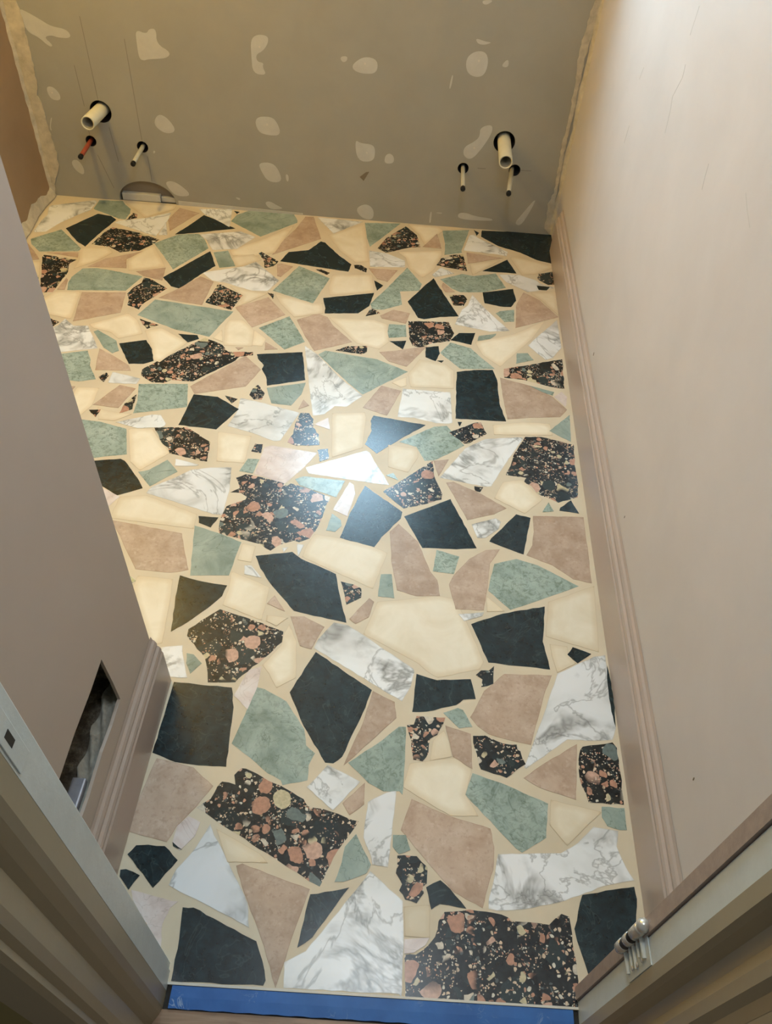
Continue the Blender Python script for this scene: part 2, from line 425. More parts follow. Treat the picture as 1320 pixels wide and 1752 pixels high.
SHARDS = {
    'W': [
        [(-1445,2946),(-1293,3014),(-1280,3002),(-1285,2933),(-1328,2878),(-1368,2817),(-1397,2744),(-1435,2733),(-1443,2740),(-1442,2822),(-1435,2870),(-1450,2927)],
        [(-971,2964),(-967,2911),(-983,2773),(-1148,2844),(-1167,2850),(-1150,2870),(-1056,2906)],
        [(-972,2887),(-942,2789),(-976,2784)],
        [(-870,3011),(-737,3031),(-721,2887),(-803,2950),(-837,2971)],
        [(-823,2814),(-672,2861),(-607,2829),(-662,2729),(-749,2708),(-790,2780)],
        [(-390,3020),(-203,3014),(-312,2903)],
        [(-756,2549),(-615,2611),(-575,2650),(-470,2537),(-501,2463),(-557,2457),(-654,2493),(-708,2502)],
        [(227,2975),(245,2980),(268,2953),(378,2869),(371,2835),(335,2844),(203,2853)],
        [(-162,2796),(-93,2785),(-21,2743),(-18,2696),(-150,2681)],
        [(117,2716),(169,2681),(94,2643),(85,2660)],
        [(336,2698),(414,2707),(478,2678),(488,2660),(547,2638),(440,2593),(362,2651)],
        [(235,2546),(276,2470),(363,2339),(294,2325),(172,2352),(197,2445),(218,2476)],
        [(-1141,2202),(-1100,2166),(-1053,2172),(-985,2056),(-1105,2018),(-1163,2116),(-1165,2144),(-1150,2163)],
        [(-904,1944),(-811,1923),(-816,1894),(-902,1890)],
        [(-731,1761),(-705,1762),(-681,1726),(-683,1710),(-758,1697),(-827,1715)],
        [(-327,2161),(-280,2119),(-191,2004),(-114,1926),(-159,1868),(-195,1867),(-222,1826),(-256,1815),(-290,1976)],
        [(-486,1869),(-409,1854),(-385,1846),(-297,1823),(-336,1694),(-356,1690),(-426,1718),(-501,1738),(-485,1803)],
        [(535,2429),(537,2265),(502,2203),(477,2188),(422,2262),(455,2313)],
        [(9,1978),(160,1979),(168,1834),(157,1829),(117,1827),(50,1843),(0,1840)],
        [(-618,1584),(-548,1568),(-555,1562),(-613,1556)],
        [(-564,1546),(-513,1561),(-455,1568),(-443,1477),(-445,1388),(-468,1388),(-553,1413),(-664,1444),(-655,1470),(-607,1506)],
        [(-249,1592),(-154,1642),(-83,1681),(-72,1673),(-56,1638),(-23,1582),(-8,1549),(-41,1551),(-237,1569)],
        [(267,1773),(374,1795),(382,1790),(334,1696),(280,1577),(257,1574),(133,1595),(206,1725)],
        [(223,1427),(289,1457),(303,1446),(296,1419),(260,1384),(238,1381)],
        [(-356,1225),(-338,1227),(-306,1191),(-351,1198)],
        [(-502,968),(-454,978),(-448,954),(-424,895),(-465,893)],
        [(-234,1309),(-215,1308),(-225,1268)],
        [(-270,1292),(-255,1296),(-264,1278)],
        [(188,1130),(251,1142),(247,1131),(202,1111)],
        [(-112,1076),(-77,1071),(-37,1046),(85,966),(87,958),(80,920),(62,881),(4,913),(-151,1000),(-143,1027)],
        [(510,1040),(538,1047),(538,1013),(534,925),(539,860),(528,830),(483,824),(428,822),(334,747),(329,750),(350,802),(387,896),(419,986)],
        [(-304,576),(-292,556),(-257,512),(-204,437),(-194,396),(-228,410),(-316,441),(-357,457),(-350,486),(-323,527)],
        [(-86,719),(-15,688),(-65,624),(-124,667)],
        [(4,647),(41,670),(61,675),(57,583),(53,523),(22,525),(17,544),(1,575)],
        [(19,513),(85,464),(90,398),(90,306),(86,311),(-117,305),(-122,345),(-86,366),(-54,410),(5,491)],
        [(268,565),(310,569),(393,577),(429,600),(464,635),(514,631),(507,599),(520,561),(533,537),(473,522),(422,500),(379,484),(316,468),(263,461),(247,463),(248,482),(259,520)],
    ],
    'G': [
        [(-1276,3017),(-1183,3026),(-1166,2999),(-1134,2967),(-1127,2932),(-1131,2882),(-1160,2885),(-1194,2903),(-1269,2939),(-1277,2946)],
        [(-1433,2683),(-1346,2769),(-1226,2641),(-1237,2624),(-1371,2601),(-1418,2648)],
        [(-976,2723),(-903,2801),(-827,2819),(-795,2779),(-768,2718),(-863,2553),(-919,2641),(-953,2689)],
        [(-1333,2430),(-1313,2433),(-1300,2395),(-1303,2376)],
        [(-1182,2512),(-1132,2522),(-1079,2515),(-958,2492),(-988,2403),(-991,2394),(-1190,2369),(-1201,2410),(-1202,2452)],
        [(-669,3030),(-487,3032),(-465,2981),(-464,2964),(-589,2834),(-724,2933),(-711,2989)],
        [(-743,2692),(-692,2713),(-644,2609),(-700,2590)],
        [(-413,2646),(-290,2579),(-331,2410),(-483,2468)],
        [(-196,3007),(-52,3025),(-100,2935),(-161,2824),(-178,2888)],
        [(118,2993),(227,3016),(195,2851),(197,2835),(129,2809),(131,2892)],
        [(-10,2695),(49,2590),(42,2545),(-29,2529),(-17,2447),(-82,2405),(-121,2403),(-130,2435),(-71,2557)],
        [(116,2632),(197,2682),(241,2673),(325,2704),(360,2611),(275,2569),(192,2557),(160,2576)],
        [(317,2439),(333,2455),(384,2471),(381,2397),(347,2390)],
        [(-56,2320),(2,2324),(8,2256),(-51,2242),(-58,2276)],
        [(255,2294),(316,2316),(313,2306),(293,2282),(250,2266)],
        [(-877,2355),(-596,2321),(-617,2259),(-647,2166),(-678,2174),(-766,2191),(-912,2256)],
        [(-1026,2143),(-1015,2154),(-939,2104),(-915,2053),(-932,2037),(-968,2062)],
        [(-1102,2009),(-1013,2040),(-990,1997),(-983,1967),(-944,1902),(-991,1885),(-1033,1887)],
        [(-808,1896),(-660,1915),(-637,1808),(-788,1760),(-791,1819)],
        [(-401,2320),(-360,2243),(-329,2181),(-390,2130),(-493,2238)],
        [(-277,2119),(-256,2142),(-82,2118),(22,2066),(-115,1933),(-166,1985)],
        [(-415,1927),(-298,1968),(-304,1909),(-328,1853),(-389,1856)],
        [(158,2243),(227,2220),(251,2186),(305,2118),(192,2103),(124,2181)],
        [(382,2212),(419,2218),(437,2183),(377,2155)],
        [(414,2045),(493,2022),(487,2004),(455,2017)],
        [(533,1916),(525,1792),(463,1833)],
        [(-929,1715),(-874,1712),(-788,1690),(-757,1586),(-803,1574),(-852,1558),(-924,1690)],
        [(-639,1577),(-600,1534),(-661,1470),(-707,1521),(-679,1532)],
        [(-416,1608),(-383,1609),(-392,1551),(-431,1556)],
        [(11,1730),(113,1810),(151,1818),(204,1737),(154,1693),(116,1664),(89,1658),(63,1714)],
        [(1,1598),(17,1570),(-19,1586)],
        [(-271,1542),(-248,1556),(-132,1552),(-150,1486),(-209,1504),(-256,1521)],
        [(-155,1425),(-129,1404),(-125,1384),(-140,1361),(-164,1364)],
        [(439,1533),(451,1501),(419,1494)],
        [(-509,1343),(-448,1326),(-377,1300),(-382,1261),(-388,1190),(-483,1180)],
        [(-637,1168),(-611,1150),(-622,1140)],
        [(-9,1233),(18,1236),(29,1162),(-12,1164)],
        [(130,1328),(190,1312),(176,1253),(122,1257)],
        [(339,1320),(395,1304),(495,1247),(410,1203),(317,1156),(263,1209),(268,1239),(281,1297)],
        [(-440,958),(-423,956),(-400,935),(-420,906),(-435,932)],
        [(-264,886),(-247,883),(-194,857),(-146,795),(-137,758),(-116,742),(-126,714),(-124,682),(-174,667),(-179,677),(-209,690),(-236,710),(-295,748)],
        [(-44,727),(14,775),(59,819),(74,820),(75,721),(74,668),(67,675),(34,672),(2,687)],
        [(155,861),(187,876),(199,872),(220,833),(191,827)],
        [(-14,581),(20,525),(12,508),(-31,489),(-47,488),(-37,524),(-34,554)],
        [(59,585),(85,587),(95,559),(73,549),(60,562)],
        [(219,727),(293,706),(375,675),(366,605),(316,572),(304,579),(204,679)],
        [(486,678),(533,679),(532,634),(517,633),(493,639),(484,656)],
    ],
    'B': [
        [(-1116,2936),(-1095,2926),(-1091,2897),(-1126,2878)],
        [(-1162,2815),(-1044,2789),(-964,2752),(-981,2711),(-1015,2663),(-1083,2640),(-1131,2672),(-1203,2680),(-1180,2779)],
        [(-1347,2581),(-1280,2575),(-1221,2566),(-1238,2536),(-1225,2483),(-1232,2386),(-1234,2349),(-1278,2342),(-1322,2488),(-1348,2565)],
        [(-951,2485),(-920,2478),(-853,2428),(-913,2318),(-915,2288),(-961,2308),(-964,2338),(-981,2376),(-971,2415),(-950,2451)],
        [(-1277,2326),(-1253,2323),(-1263,2301)],
        [(-566,2723),(-527,2691),(-493,2665),(-506,2630),(-536,2612),(-551,2672),(-575,2710)],
        [(-348,2631),(-327,2634),(-294,2615),(-303,2600)],
        [(-211,2682),(-184,2686),(-159,2664),(-160,2639),(-206,2662)],
        [(-684,2486),(-582,2425),(-605,2329),(-702,2362),(-688,2429)],
        [(-499,2452),(-472,2446),(-473,2415)],
        [(-126,2413),(-91,2382),(-140,2357)],
        [(-30,3004),(17,2942),(34,2852),(-8,2842),(-96,2790),(-131,2817),(-103,2900)],
        [(163,2814),(202,2825),(217,2705),(136,2719),(100,2729),(116,2780)],
        [(487,2725),(558,2754),(554,2665),(520,2654),(482,2689)],
        [(151,2532),(203,2539),(216,2513),(203,2469),(166,2468)],
        [(10,2348),(151,2362),(170,2299),(155,2251),(98,2231),(55,2200),(30,2209),(18,2245)],
        [(-1217,2213),(-1176,2189),(-1153,2180),(-1166,2152),(-1178,2147)],
        [(-898,2235),(-827,2208),(-859,2182),(-880,2205)],
        [(-939,1914),(-921,1938),(-910,1925),(-916,1891)],
        [(-817,1971),(-658,2160),(-595,2128),(-569,2094),(-489,2103),(-486,2086),(-527,2074),(-537,2051),(-647,1930),(-716,1928),(-734,1911),(-771,1910),(-812,1938)],
        [(-801,1846),(-795,1778),(-828,1754),(-825,1798)],
        [(-920,1759),(-886,1765),(-891,1728)],
        [(-223,2148),(-184,2176),(-121,2185),(-119,2153),(-137,2138)],
        [(-462,1886),(-457,1918),(-444,1938),(-417,1902),(-421,1870),(-445,1867)],
        [(-535,1874),(-494,1863),(-508,1840)],
        [(335,2122),(534,2200),(528,2044),(490,2047),(397,2073),(335,2076)],
        [(158,1789),(233,1841),(255,1846),(272,1797),(219,1748),(204,1746)],
        [(-710,1706),(-616,1718),(-565,1682),(-535,1664),(-528,1583),(-543,1584),(-639,1603),(-649,1626),(-673,1644),(-689,1674)],
        [(-407,1671),(-384,1672),(-383,1635),(-412,1639)],
        [(-295,1822),(-268,1824),(-252,1799),(-249,1763),(-228,1733),(-221,1689),(-286,1678),(-315,1689),(-303,1727),(-304,1766)],
        [(-224,1667),(-194,1676),(-187,1635),(-212,1620)],
        [(-435,1529),(-411,1546),(-293,1526),(-242,1514),(-166,1486),(-175,1442),(-179,1409),(-191,1361),(-203,1332),(-229,1316),(-243,1320),(-275,1304),(-298,1280),(-324,1296),(-344,1302),(-393,1314),(-437,1321),(-444,1339),(-447,1369),(-440,1420),(-431,1427),(-394,1450),(-392,1461),(-410,1473),(-440,1472),(-417,1491)],
        [(112,1661),(118,1599),(142,1532),(140,1510),(72,1478),(37,1465),(-23,1522),(39,1584)],
        [(387,1798),(436,1803),(533,1780),(527,1694),(530,1611),(523,1562),(467,1535),(408,1565),(393,1593),(374,1602),(382,1623),(323,1628),(338,1666),(353,1723)],
        [(232,1572),(257,1571),(248,1551),(234,1554)],
        [(-389,1087),(-324,1070),(-253,1047),(-228,1038),(-227,1009),(-263,960),(-302,914),(-315,894),(-376,888),(-386,925),(-397,951),(-450,1005),(-451,1024)],
        [(-108,1200),(-75,1194),(-55,1183),(-53,1156),(-87,1131)],
        [(96,848),(160,850),(143,807),(127,796),(125,765),(113,744),(93,746),(86,792),(76,824),(91,827)],
        [(272,992),(269,945),(241,934),(244,954),(229,964),(241,977),(260,979)],
        [(221,812),(248,815),(286,800),(316,800),(333,757),(291,723),(237,737),(231,758),(221,797)],
        [(-264,696),(-244,692),(-216,680),(-165,660),(-127,642),(-117,628),(-68,621),(-11,606),(-47,546),(-74,477),(-107,492),(-338,606),(-314,626),(-305,656),(-298,664),(-270,660),(-276,680)],
        [(70,546),(108,548),(130,529),(129,499),(121,492),(124,481),(111,462),(89,467),(77,482),(82,494),(69,513)],
        [(460,808),(527,824),(535,812),(535,756),(533,686),(460,685),(454,708),(449,720),(446,738),(446,752),(451,791)],
        [(164,451),(211,459),(271,455),(293,445),(360,444),(385,465),(399,461),(402,433),(406,355),(403,312),(97,308),(92,373),(113,375),(134,391),(147,407),(153,434)],
    ],
    'C': [
        [(-1170,3020),(-963,3027),(-965,2989),(-1062,2907),(-1111,2959),(-1142,2984)],
        [(-1388,2528),(-1344,2535),(-1314,2441),(-1336,2437)],
        [(-1230,2654),(-1135,2666),(-1108,2633),(-1153,2564),(-1211,2505),(-1211,2570),(-1231,2624)],
        [(-997,2687),(-972,2707),(-895,2568),(-1017,2523),(-1039,2592)],
        [(-1259,2291),(-1224,2358),(-1141,2364),(-1122,2203),(-1228,2224)],
        [(-566,2826),(-474,2939),(-516,2725),(-598,2685),(-669,2680),(-687,2714)],
        [(-331,2886),(-196,3001),(-158,2716),(-207,2703),(-270,2774)],
        [(-665,2675),(-593,2702),(-556,2666),(-576,2652),(-623,2612),(-638,2607),(-668,2659)],
        [(-282,2605),(-138,2627),(-121,2511),(-278,2469),(-287,2525)],
        [(-639,2474),(-498,2447),(-546,2393),(-592,2350),(-580,2421)],
        [(-472,2451),(-331,2408),(-298,2415),(-288,2354),(-385,2317),(-442,2390)],
        [(-22,3023),(103,3020),(121,2993),(51,2868),(28,2944)],
        [(-52,2802),(118,2839),(118,2807),(90,2691),(50,2635),(-2,2693),(-19,2764)],
        [(228,2754),(345,2802),(273,2719),(236,2678)],
        [(385,2827),(403,2837),(559,2789),(481,2724),(425,2706)],
        [(451,2590),(545,2613),(543,2457),(486,2547)],
        [(-1053,2181),(-943,2261),(-904,2227),(-866,2153),(-936,2116),(-969,2146),(-1033,2163)],
        [(-863,2170),(-815,2193),(-732,2142),(-709,2125),(-773,2010),(-798,2022),(-816,2082)],
        [(-987,1857),(-920,1862),(-918,1776),(-946,1713),(-990,1801)],
        [(-898,1775),(-872,1762),(-791,1755),(-833,1720),(-881,1721)],
        [(-613,2212),(-597,2144),(-633,2160)],
        [(-599,2270),(-555,2276),(-508,2223),(-497,2134),(-590,2125),(-607,2234)],
        [(-506,2223),(-459,2180),(-464,2138),(-498,2138)],
        [(-265,2330),(-108,2339),(-61,2319),(-50,2219),(-79,2174),(-156,2196),(-219,2276)],
        [(242,2255),(380,2324),(493,2419),(439,2302),(323,2132),(266,2188)],
        [(57,2136),(144,2120),(171,2089),(171,1999),(34,1989),(22,2050)],
        [(291,1839),(386,1864),(467,1867),(472,1814),(294,1796)],
        [(-27,2003),(18,2038),(20,1994),(2,1984)],
        [(-782,1691),(-715,1699),(-677,1650),(-640,1605),(-703,1527),(-740,1558)],
        [(-523,1710),(-423,1703),(-423,1589),(-502,1588)],
        [(-730,1423),(-662,1436),(-511,1383),(-509,1332),(-734,1345)],
        [(-200,1832),(-101,1850),(-95,1825),(-94,1692),(-143,1664),(-179,1642)],
        [(-21,1713),(66,1708),(69,1671),(43,1605),(-15,1622)],
        [(314,1598),(369,1613),(392,1586),(423,1542),(370,1483),(287,1532)],
        [(-610,1166),(-522,1164),(-512,1087),(-502,980),(-530,969),(-614,1130)],
        [(-384,1204),(-281,1164),(-284,1065),(-386,1100),(-381,1145)],
        [(-373,1296),(-338,1290),(-340,1237),(-376,1242)],
        [(-275,1081),(-223,1078),(-247,1052),(-274,1064)],
        [(-193,1348),(-134,1342),(-37,1322),(3,1304),(-26,1185),(-215,1268),(-207,1309)],
        [(-12,1147),(139,1180),(182,1175),(215,1092),(248,1001),(238,980),(142,949),(123,958),(95,982),(-39,1050)],
        [(259,1192),(302,1150),(258,1145)],
        [(535,1252),(524,1054),(399,1087),(413,1190)],
        [(407,1065),(449,1063),(449,1040),(466,1018),(419,988),(410,1033)],
        [(-217,1061),(-193,1014),(-181,918),(-221,888),(-244,923),(-262,944),(-228,999),(-225,1036)],
        [(134,793),(157,819),(168,796),(175,760),(128,746)],
        [(-290,568),(-197,528),(-179,512),(-256,507)],
        [(86,737),(181,758),(218,735),(204,680),(230,637),(173,633),(134,652),(74,684)],
        [(87,454),(136,461),(138,405),(91,404)],
        [(381,684),(484,667),(407,593),(375,631)],
    ],
    'T': [
        [(-946,3007),(-859,2977),(-883,2937),(-941,2821),(-969,2905)],
        [(-1433,2651),(-1389,2600),(-1353,2549),(-1390,2533),(-1439,2621)],
        [(-1343,2599),(-1231,2616),(-1222,2582)],
        [(-1168,2527),(-1122,2589),(-1001,2660),(-1046,2596),(-1029,2537)],
        [(-990,2521),(-891,2562),(-882,2476),(-956,2494)],
        [(-1218,2445),(-1208,2432),(-1199,2368),(-1225,2367)],
        [(-755,2522),(-701,2495),(-710,2344),(-868,2367),(-814,2433)],
        [(-1136,2363),(-987,2383),(-971,2261),(-1111,2190)],
        [(-438,3019),(-405,3021),(-355,2854),(-524,2708),(-505,2803),(-464,2911)],
        [(-495,2644),(-480,2652),(-434,2638),(-468,2562),(-482,2565)],
        [(-491,2424),(-416,2326),(-516,2237),(-594,2346)],
        [(98,2966),(117,2854),(43,2855)],
        [(215,2840),(357,2819),(220,2758)],
        [(-155,2670),(-45,2671),(-78,2586),(-117,2600)],
        [(127,2611),(171,2554),(136,2549),(122,2586)],
        [(-46,2410),(14,2396),(2,2332),(-83,2351),(-90,2368)],
        [(424,2589),(481,2546),(542,2448),(384,2359),(393,2501)],
        [(-980,2056),(-911,2015),(-864,1983),(-850,1957),(-960,1946)],
        [(-1021,1860),(-994,1860),(-1000,1824)],
        [(-864,1884),(-811,1873),(-837,1778),(-916,1783)],
        [(-650,1904),(-629,1932),(-509,2080),(-448,2015),(-481,1926),(-629,1871)],
        [(-373,2302),(-308,2351),(-271,2334),(-245,2285),(-172,2201),(-292,2136),(-337,2221)],
        [(-458,2162),(-412,2129),(-454,2119)],
        [(-550,2120),(-524,2122),(-538,2106)],
        [(-78,2158),(-23,2173),(79,2212),(16,2092),(-43,2111)],
        [(-294,1886),(-273,1860),(-304,1838)],
        [(-59,1984),(5,1966),(-33,1843),(-109,1871)],
        [(321,2074),(414,2045),(486,1999),(527,1940),(502,1902),(405,1887),(337,1871),(327,1975)],
        [(114,1661),(159,1673),(130,1600)],
        [(152,1577),(172,1583),(250,1545),(320,1497),(285,1471),(211,1442),(187,1499)],
        [(392,1477),(532,1488),(530,1260),(483,1268),(433,1308),(366,1335),(384,1372),(391,1419)],
        [(-723,1334),(-729,1339),(-535,1313),(-517,1261),(-491,1197),(-518,1187),(-550,1183),(-622,1186)],
        [(-265,1141),(-233,1096),(-280,1115)],
        [(26,1408),(81,1350),(115,1256),(134,1230),(142,1180),(84,1174),(34,1187),(16,1269),(4,1377)],
        [(-33,1156),(-20,1146),(-30,1099),(-60,1077),(-76,1090)],
        [(-218,1083),(-185,1086),(-133,1061),(-156,996),(-184,1003),(-205,1054)],
        [(297,1348),(269,1296),(262,1220),(251,1148),(181,1144),(164,1219),(175,1248),(216,1307),(259,1341)],
        [(-5,901),(46,878),(52,839),(-5,774),(-53,720),(-41,760),(-21,820)],
        [(295,973),(406,980),(384,926),(371,881),(347,802),(305,808),(255,819),(231,836),(215,856),(230,886),(247,924)],
        [(160,831),(216,816),(219,736),(177,760)],
        [(448,813),(434,688),(401,697),(359,708),(327,726),(366,757)],
        [(-443,702),(-363,689),(-314,653),(-339,608),(-353,588),(-369,565),(-380,535),(-463,549),(-459,601)],
        [(-238,502),(-227,507),(-92,471),(-111,397),(-131,304),(-162,368),(-213,453)],
        [(-5,687),(-3,642),(-31,617),(-47,640)],
        [(93,661),(166,634),(254,614),(261,578),(258,534),(246,499),(236,463),(180,488),(103,565),(74,596)],
    ],
    'K': [
        [(-1248,2909),(-1193,2900),(-1165,2873),(-1201,2748),(-1220,2660),(-1263,2694),(-1333,2779)],
        [(-1324,2410),(-1292,2357),(-1298,2358)],
        [(-757,2698),(-716,2600),(-758,2534),(-809,2434),(-843,2444),(-885,2497),(-805,2623)],
        [(-839,2965),(-809,2949),(-696,2880),(-850,2820),(-916,2799),(-868,2898)],
        [(-728,3017),(-704,3012),(-712,2995)],
        [(-353,2835),(-336,2829),(-272,2741),(-220,2686),(-227,2634),(-487,2668),(-465,2738),(-393,2763)],
        [(-299,2448),(-121,2507),(-132,2421),(-167,2371),(-283,2354),(-284,2385)],
        [(-127,2588),(-92,2559),(-112,2522)],
        [(245,3019),(266,2999),(256,2974)],
        [(278,3022),(573,3042),(553,2806),(488,2826),(427,2871),(342,2908),(274,2971)],
        [(373,2810),(404,2716),(275,2714)],
        [(476,2643),(525,2640),(512,2616),(482,2614)],
        [(91,2636),(185,2402),(120,2389),(64,2368),(43,2373),(2,2469),(52,2566)],
        [(273,2567),(387,2607),(394,2529),(374,2487),(334,2485),(279,2498)],
        [(187,2302),(243,2310),(229,2240),(157,2257)],
        [(-48,2223),(8,2233),(-1,2183)],
        [(-926,2091),(-845,2121),(-814,2075),(-793,2015),(-821,1996),(-866,1990)],
        [(-751,2168),(-687,2169),(-677,2150),(-709,2126)],
        [(-631,1868),(-556,1866),(-481,1817),(-530,1719),(-644,1725),(-637,1791)],
        [(-475,2093),(-329,2124),(-301,1981),(-416,1938),(-426,1981),(-446,2019),(-443,2039),(-467,2070)],
        [(75,2205),(118,2217),(123,2177),(110,2134),(76,2151)],
        [(115,2136),(137,2140),(130,2128)],
        [(180,2086),(236,2103),(298,2112),(311,2061),(315,1945),(333,1861),(177,1855)],
        [(184,1840),(197,1841),(190,1820)],
        [(-848,1548),(-769,1566),(-755,1559),(-703,1498),(-678,1461),(-739,1427),(-802,1464)],
        [(-506,1377),(-453,1378),(-466,1341),(-500,1354)],
        [(-73,1838),(87,1814),(14,1743),(-52,1672),(-89,1708),(-74,1768),(-80,1813)],
        [(-75,1539),(34,1452),(31,1427),(-16,1357),(-33,1320),(-125,1343),(-105,1439)],
        [(40,1436),(165,1515),(222,1380),(236,1345),(182,1336),(93,1331)],
        [(470,1516),(503,1548),(521,1500),(467,1505)],
        [(346,1478),(385,1469),(359,1337),(270,1372),(275,1384),(304,1420)],
        [(-508,1178),(-451,1165),(-386,1159),(-392,1126),(-411,1098),(-458,1042),(-490,1012),(-501,1097)],
        [(-333,1259),(-242,1282),(-216,1262),(-123,1222),(-108,1164),(-82,1078),(-128,1085),(-212,1100),(-276,1169),(-314,1220)],
        [(219,1104),(298,1143),(403,1175),(391,1071),(398,1031),(403,995),(259,1000)],
        [(-451,882),(-320,880),(-307,833),(-300,744),(-296,696),(-353,694),(-403,697),(-455,713)],
        [(-145,990),(-7,903),(-23,844),(-58,739),(-75,723),(-92,723),(-149,803),(-190,880)],
        [(92,954),(140,942),(217,952),(228,902),(200,898),(184,883),(119,861),(86,857),(89,913)],
        [(462,1062),(505,1047),(470,1018),(447,1040)],
        [(539,1019),(544,941),(539,862),(534,899),(534,966)],
        [(-437,524),(-414,527),(-382,527),(-351,503),(-385,450),(-449,506)],
        [(-454,477),(-444,479),(-415,470),(-429,443),(-452,465)],
        [(-369,536),(-357,528),(-347,523),(-366,528)],
        [(-322,421),(-302,422),(-249,402),(-177,375),(-161,345),(-150,314),(-153,306),(-314,301),(-316,369)],
        [(155,507),(174,493),(205,460),(155,464),(139,453),(128,492)],
        [(-18,480),(-58,418),(-77,389),(-102,370),(-90,462),(-49,471)],
        [(428,502),(505,520),(531,525),(533,503),(525,460),(491,413),(425,367),(410,421),(407,441)],
    ],
    'P': [
        [(-209,1811),(-198,1758),(-247,1776)],
        [(517,2027),(533,2001),(524,1954),(491,1999)],
        [(-795,1454),(-730,1423),(-754,1377)],
        [(-377,1661),(-357,1670),(-223,1655),(-253,1591),(-297,1522),(-387,1549)],
        [(-119,1548),(-106,1538),(-99,1505),(-113,1419),(-154,1439)],
        [(-290,928),(-263,940),(-264,887),(-276,830),(-312,861)],
        [(-350,588),(-324,578),(-329,550),(-352,521),(-369,535),(-367,568)],
        [(-424,443),(-345,430),(-333,430),(-345,418),(-350,399),(-352,389),(-345,351),(-416,426)],
        [(91,399),(137,405),(130,392),(109,378),(92,375)],
    ],
}
FILLER = [
    [(-1412,670),(-1385,659),(-1349,641),(-1314,621),(-1259,616),(-1249,589),(-1297,587),(-1321,594),(-1349,585),(-1322,561),(-1336,554),(-1370,585),(-1398,595),(-1411,621),(-1419,646)],
    [(-1017,633),(-981,620),(-968,639),(-943,639),(-950,592),(-902,568),(-921,547),(-990,540),(-1004,534),(-1021,540),(-1020,592)],
    [(-1388,418),(-1361,422),(-1340,399),(-1343,373),(-1381,375)],
    [(-983,356),(-947,340),(-921,294),(-968,281),(-1009,314)],
    [(-1360,148),(-1332,156),(-1314,123),(-1321,91),(-1354,114)],
    [(-999,95),(-955,99),(-892,44),(-958,36),(-984,61)],
    [(-1399,306),(-1391,311),(-1408,273),(-1405,259),(-1413,264)],
    [(-1023,215),(-1016,212),(-1021,203),(-1026,206)],
    [(-616,629),(-593,648),(-554,646),(-555,623),(-574,597),(-600,584),(-599,561),(-574,558),(-580,545),(-566,518),(-616,521),(-617,578)],
    [(-621,370),(-558,377),(-536,356),(-524,311),(-574,307),(-613,318)],
    [(-618,200),(-562,205),(-536,170),(-530,129),(-585,127),(-610,170)],
    [(-305,598),(-277,602),(-280,585),(-296,580)],
    [(-260,578),(-219,606),(-171,598),(-172,554),(-220,548),(-258,558)],
    [(-246,318),(-224,305),(-176,305),(-166,279),(-173,239),(-235,237)],
    [(-129,267),(-111,278),(-94,264),(-95,239),(-131,236)],
    [(-239,44),(-198,71),(-163,51),(-164,3),(-209,6)],
    [(-603,41),(-583,48),(-552,31),(-526,20),(-572,13),(-591,21)],
    [(-514,165),(-502,160),(-503,134),(-512,137)],
    [(-723,54),(-699,49),(-706,40)],
    [(134,624),(161,649),(198,651),(214,624),(208,578),(179,565),(142,579)],
    [(259,611),(280,635),(286,611),(273,605)],
    [(215,397),(258,413),(263,382),(232,321),(198,275),(166,289),(165,322),(202,345),(219,365)],
    [(86,522),(92,567),(97,567),(93,523)],
    [(172,60),(204,66),(241,54),(313,49),(315,39),(180,35)],
    [(404,38),(423,70),(463,139),(471,136),(441,49),(424,28)],
    [(159,690),(193,681),(218,680),(189,670),(167,674)],
    [(167,803),(205,806),(183,790),(168,793)],
    [(62,12),(63,58),(70,58),(69,9)],
    [(81,56),(113,58),(106,52)],
]
LEFT_JOINT = [(-1414,694),(-1409,642),(-1410,569),(-1410,493),(-1420,403),(-1428,388),(-1415,348),(-1415,299),(-1414,234),(-1409,174),(-1415,150),(-1412,128),(-1427,96),(-1469,9),(-1517,4),(-1457,306),(-1465,508),(-1461,691)]
RIGHT_JOINT = [(534,829),(527,794),(524,751),(518,707),(517,634),(526,577),(527,519),(530,449),(525,375),(528,322),(531,244),(534,175),(519,126),(527,65),(525,28),(542,12),(576,7),(545,176),(540,333),(541,520),(541,654),(557,830)]


# ------------------------------------------------------------------ the room
Y0, YB = 0.296, 3.03
XL, XR = -1.47, 0.56
NIBX = -0.475

floor_bm = bmesh.new()
floor_bm.free()
floor = structure(prism('floor', [(XL - 0.05, Y0 - 0.023), (XR + 0.05, Y0 + 0.018), (XR + 0.05, YB + 0.005), (XL - 0.05, YB + 0.005)], 'z', -0.04, 0.0, MATS['grout']))
structure(box('ceiling', XL - 0.1, XR + 0.1, 0.2, YB + 0.2, 2.4, 2.48, M_CEIL))

# back wall: plasterboard with the pipe holes, a cut-out at the floor and the window opening above
wall_back = structure(box('wall_back', XL - 0.1, XR + 0.1, YB, YB + 0.30, -0.04, 2.4, M_BOARD))
cutters = []
for x, z, r in ((-1.200, 0.345, 0.040), (-1.262, 0.232, 0.0205), (-1.064, 0.225, 0.0215), (0.312, 0.352, 0.040), (0.172, 0.242, 0.021), (0.368, 0.250, 0.022)):
    cutters.append(cyl_along_y('c', x, z, r, YB - 0.05, YB + 0.09, M_DARK))
arc = [(-1.195, -0.02), (-1.195, 0.010)] + [(-1.08 + 0.115 * math.cos(t), 0.008 + 0.080 * math.sin(t)) for t in [math.pi * (1 - i / 18) for i in range(1, 18)]] + [(-0.965, 0.010), (-0.965, -0.02)]
cutters.append(prism('c', arc, 'y', YB - 0.05, YB + 0.03, M_BOARD))
cutters.append(box('c', -0.56, 0.06, YB - 0.05, YB + 0.4, 1.10, 1.98, M_WFRAME))
cut(wall_back, cutters)
M_RECESS = plain('brown_recessed_board', (0.27, 0.225, 0.165), 0.8, 0.06, 6)
